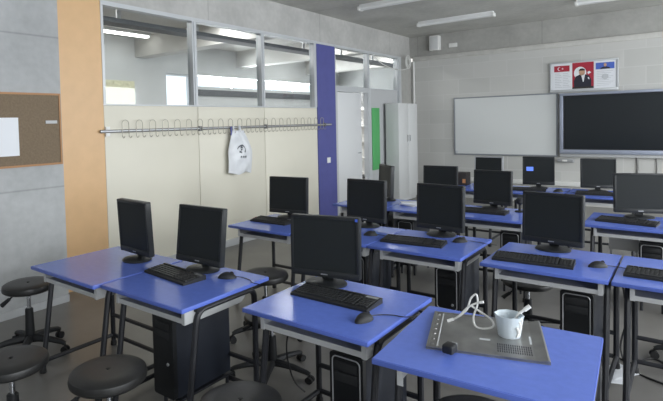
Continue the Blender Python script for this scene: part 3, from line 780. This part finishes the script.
# cup with its crumpled film, and a stick in it
t = thing('plastic_cup', 'translucent white plastic cup standing on the metal sheet', 'cup', (-.585, 2.215, DZ+.0075)); t.scale = (.9, .9, .86)
m_cup = mat('cup_plastic', (.80, .87, .92), .3); bs = m_cup.node_tree.nodes['Principled BSDF']; bs.inputs['Transmission Weight'].default_value = .35; bs.inputs['IOR'].default_value = 1.3
bm = bmesh.new(); lathe(bm, [(.046, 0), (.048, .003), (.052, .05), (.0585, .098), (.0605, .10), (.0605, .103), (.057, .103), (.050, .05), (.044, .006), (.001, .005)], 36)
for v in bm.verts: v.co.x += .003*sin(9*math.atan2(v.co.y, v.co.x))*(v.co.z/.1)
obj('cup_wall', bm, m_cup, t)
bm = bmesh.new()
for k, (a, z0, z1) in enumerate(((-25, .02, .085), (-12, .04, .095), (-38, .012, .06))):
    rr = .0535; tube(bm, spline([(rr*cos(R(a)), rr*sin(R(a)), z0), (rr*cos(R(a+7)), rr*sin(R(a+7)), (z0+z1)/2), ((rr+.003)*cos(R(a-4)), (rr+.003)*sin(R(a-4)), z1)]), [.004]*8+[.006]*8+[.003], 6)
obj('film_folds', bm, M['white'], t)
bm = bmesh.new(); tube(bm, [(-.595, 2.235, DZ+.0165), (-.555, 2.250, DZ+.095), (-.528, 2.262, DZ+.118)], .006, 8); tube(bm, [(-.537, 2.258, DZ+.110), (-.517, 2.267, DZ+.128)], .009, 8)
tag(obj('stick', bm, M['white']), 'white stick poking out of the plastic cup', 'stick')
t = thing('usb_cable', 'looped white cable standing on the far side of the metal sheet', 'cable', (0, 0, 0))
zz = DZ+.0105
bm = bmesh.new()
tube(bm, spline([(-.820, 2.225, zz+.008), (-.795, 2.225, zz+.028), (-.765, 2.235, .775), (-.745, 2.24, .792), (-.722, 2.245, .806), (-.706, 2.245, .812)], 6), .0042, 8)
tube(bm, spline([(-.795, 2.225, zz+.026), (-.765, 2.235, .768), (-.757, 2.24, .79), (-.748, 2.245, .822), (-.727, 2.25, .840), (-.721, 2.245, .80), (-.735, 2.235, .745), (-.722, 2.22, zz+.002), (-.687, 2.215, zz+.001), (-.652, 2.225, .725), (-.660, 2.235, .748), (-.70, 2.24, .768), (-.745, 2.245, .786)], 6), .0042, 8)
obj('wire', bm, M['cable'], t)
bm = bmesh.new(); tube(bm, [(-.842, 2.215, zz-.001), (-.818, 2.226, zz+.010)], .007, 8); obj('connector', bm, M['white'], t)
bm = bmesh.new(); tube(bm, [(-.712, 2.245, .8095), (-.696, 2.246, .815)], .006, 8); obj('connector', bm, M['white'], t)
t = thing('usb_plug', 'small black plug with silver tip on front edge of metal sheet', 'plug', (-.720, 1.915, DZ+.0105), R(-5)); t.scale = (1.05, 1.05, 1.3)
obj('body', B((-.020, .020, -.024, .022, 0, .026), bev=.006), M['black'], t)
obj('tip', B((-.010, .010, .022, .042, .008, .020), bev=.001), M['silver'], t)

# ------------------------------------------------------------------ things on desks further back
bm = bmesh.new()
for k in range(5):
    box(bm, -.10, .10, -.07, .07, .001+k*.006, .005+k*.006, mtx=Matrix.Rotation(R(-20+k*13), 4, 'Z'))
o = tag(obj('paper_stack', bm, M['paper'], None, (-2.32, 5.12, DZ)), 'untidy stack of pale papers on the third-row desk left of centre', 'papers')
t = thing('storage_box', 'dark brown box with an orange label, back row under the whiteboard', 'box', (-2.475, 7.08, DZ))
obj('body', B((-.10, .10, -.08, .08, 0, .17), bev=.005), M['dark'], t)
obj('label_patch', B((.045, .085, -.083, -.08, .03, .085)), M['orangedot'], t)
t = thing('small_stand', 'small black stand right of the third-row monitor below the whiteboard', 'stand', (-1.285, 5.26, DZ))
bm = bmesh.new(); lathe(bm, [(.045, 0), (.045, .008), (.012, .014), (.010, .07), (.010, .075)], 20); obj('foot', bm, M['black'], t)
bm = bmesh.new(); lathe(bm, [(.012, .07), (.034, .085), (.036, .12), (.02, .135)], 20); obj('head', bm, M['black'], t)
for k, (x, y, a) in enumerate(((-.40, 3.70, 20), (-.345, 3.62, -35))):
    tag(obj('paper_sheet', B((-.075, .075, -.105, .105, 0, .002)), M['paper'], None, (x-.02*k, y+.16*k, .0024*k)), ['crumpled white paper on the floor between the right-hand desks', 'white paper on the floor right of the other, among cables'][k], 'paper').rotation_euler = (0, 0, R(a))
def floor_cable(pts, label, r=.006):
    bm = bmesh.new(); tube(bm, spline(pts), r, 6); tag(obj('power_cable', bm, M['bcable']), label, 'cable')
floor_cable([(-.62, 3.95, .008), (-.45, 4.02, .008), (-.3, 3.95, .008), (-.2, 4.1, .008), (-.05, 4.0, .008), (.1, 4.1, .008)], 'black cable on the floor behind the right-hand desks')
floor_cable([(-.37, 3.93, .66), (-.35, 3.95, .5), (-.33, 3.96, .3), (-.36, 3.93, .1), (-.30, 3.86, .008), (-.15, 3.75, .008), (.05, 3.7, .008)], 'black cable hanging in the gap between the two right-hand desks')
floor_cable([(-1.78, 2.42, .008), (-1.83, 2.38, .08), (-1.86, 2.36, .22), (-1.84, 2.34, .35), (-1.80, 2.36, .46), (-1.775, 2.40, .56)], 'black cable hanging between front keyboard desk and middle desk', .005)
t = thing('wall_cable_loop', 'thin red cable loop hanging off the desk by the cream wall', 'cable', (0, 0, 0))
bm = bmesh.new(); tube(bm, spline([(-3.10, 3.75, DZ+.006), (-3.25, 3.72, DZ+.006), (-3.33, 3.68, .66), (-3.34, 3.60, .59), (-3.28, 3.55, .56), (-3.24, 3.50, .6)]), .004, 6); obj('wire', bm, M['red'], t)

# ------------------------------------------------------------------ stools
def stool_proto():
    t = thing('stool', '', 'stool')
    bm = bmesh.new(); lathe(bm, [(.10, .425), (.158, .430), (.170, .440), (.173, .455), (.168, .472), (.155, .480), (.10, .484), (.012, .483), (.008, .480)], 48)
    st = obj('seat', bm, M['seat'], t)
    bm = bmesh.new(); lathe(bm, [(.006, .4815), (.009, .485), (.004, .487)], 14); obj('seat_button', bm, M['rubber'], st)
    bm = bmesh.new(); lathe(bm, [(.055, .418), (.06, .428)], 20); lathe(bm, [(.014, .27), (.014, .42)], 20); obj('column', bm, M['chrome'], t)
    bm = bmesh.new(); lathe(bm, [(.024, .07), (.033, .10), (.030, .20), (.027, .30), (.022, .305)], 20); obj('column_sleeve', bm, M['black'], t)
    bm = bmesh.new(); tube(bm, [(-.02, -.01, .415), (-.10, -.03, .395), (-.135, -.042, .365)], [.006, .006, .006], 8); tube(bm, [(-.13, -.041, .370), (-.185, -.058, .325)], [.012, .017], 8); obj('lever', bm, M['black'], t)
    for k in range(5):
        a = R(72*k+10); bm = bmesh.new()
        P = lambda r, z: (r*cos(a), r*sin(a), z)
        tube(bm, [P(.0, .095), P(.06, .10), P(.16, .092), P(.24, .076), P(.262, .066)], [.030, .028, .021, .017, .014], 8)
        ar = obj('base_arm', bm, M['black'], t)
        bm = bmesh.new()
        for s in (-1, 1):
            c = Vector(P(.262, .025)); n = Vector((-sin(a), cos(a), 0))
            tube(bm, [c+n*s*.006, c+n*s*.022], .025, 14)
        tube(bm, [P(.262, .025), P(.262, .066)], .006, 6)
        obj('caster', bm, M['rubber'], ar)
    return t
sp = []
def stool(x, y, rz, label, s=1):
    if not sp: o = stool_proto(); o.location = (x, y, 0); o.rotation_euler = (0, 0, rz); o['label'] = label; sp.append(o)
    else: o = dup(sp[0], (x, y, 0), rz, label)
    o['group'] = 'round black stools'; o.scale = (1, 1, s)
stool(-3.70, 1.72, R(22), 'round black stool against the concrete wall, left of the first desk', 1.05)
stool(-2.600, 1.110, R(15), 'round black stool cut by left edge, in front of the leftmost desk')
stool(-2.060, 1.300, R(35), 'round black stool in front of the black tower, front left', 1.05)
stool(-1.430, 1.500, R(20), 'round black stool at the bottom edge, before the middle front desk')
stool(-.640, 1.960, R(0), 'round black stool pushed under the nearest desk with the cup', .98)
stool(-2.480, 2.905, R(12), 'round black stool between the front keyboard desk and cream wall row', 1.02)
stool(-2.085, 2.490, R(0), 'black stool whose wheeled base shows left of the middle front desk', .82)
stool(-.960, 4.140, R(25), 'black stool behind the second-row desk with the tower behind plastic cup', .80)
stool(.06, 4.20, R(40), 'black stool by the right edge whose wheel shows under the desk', .97)
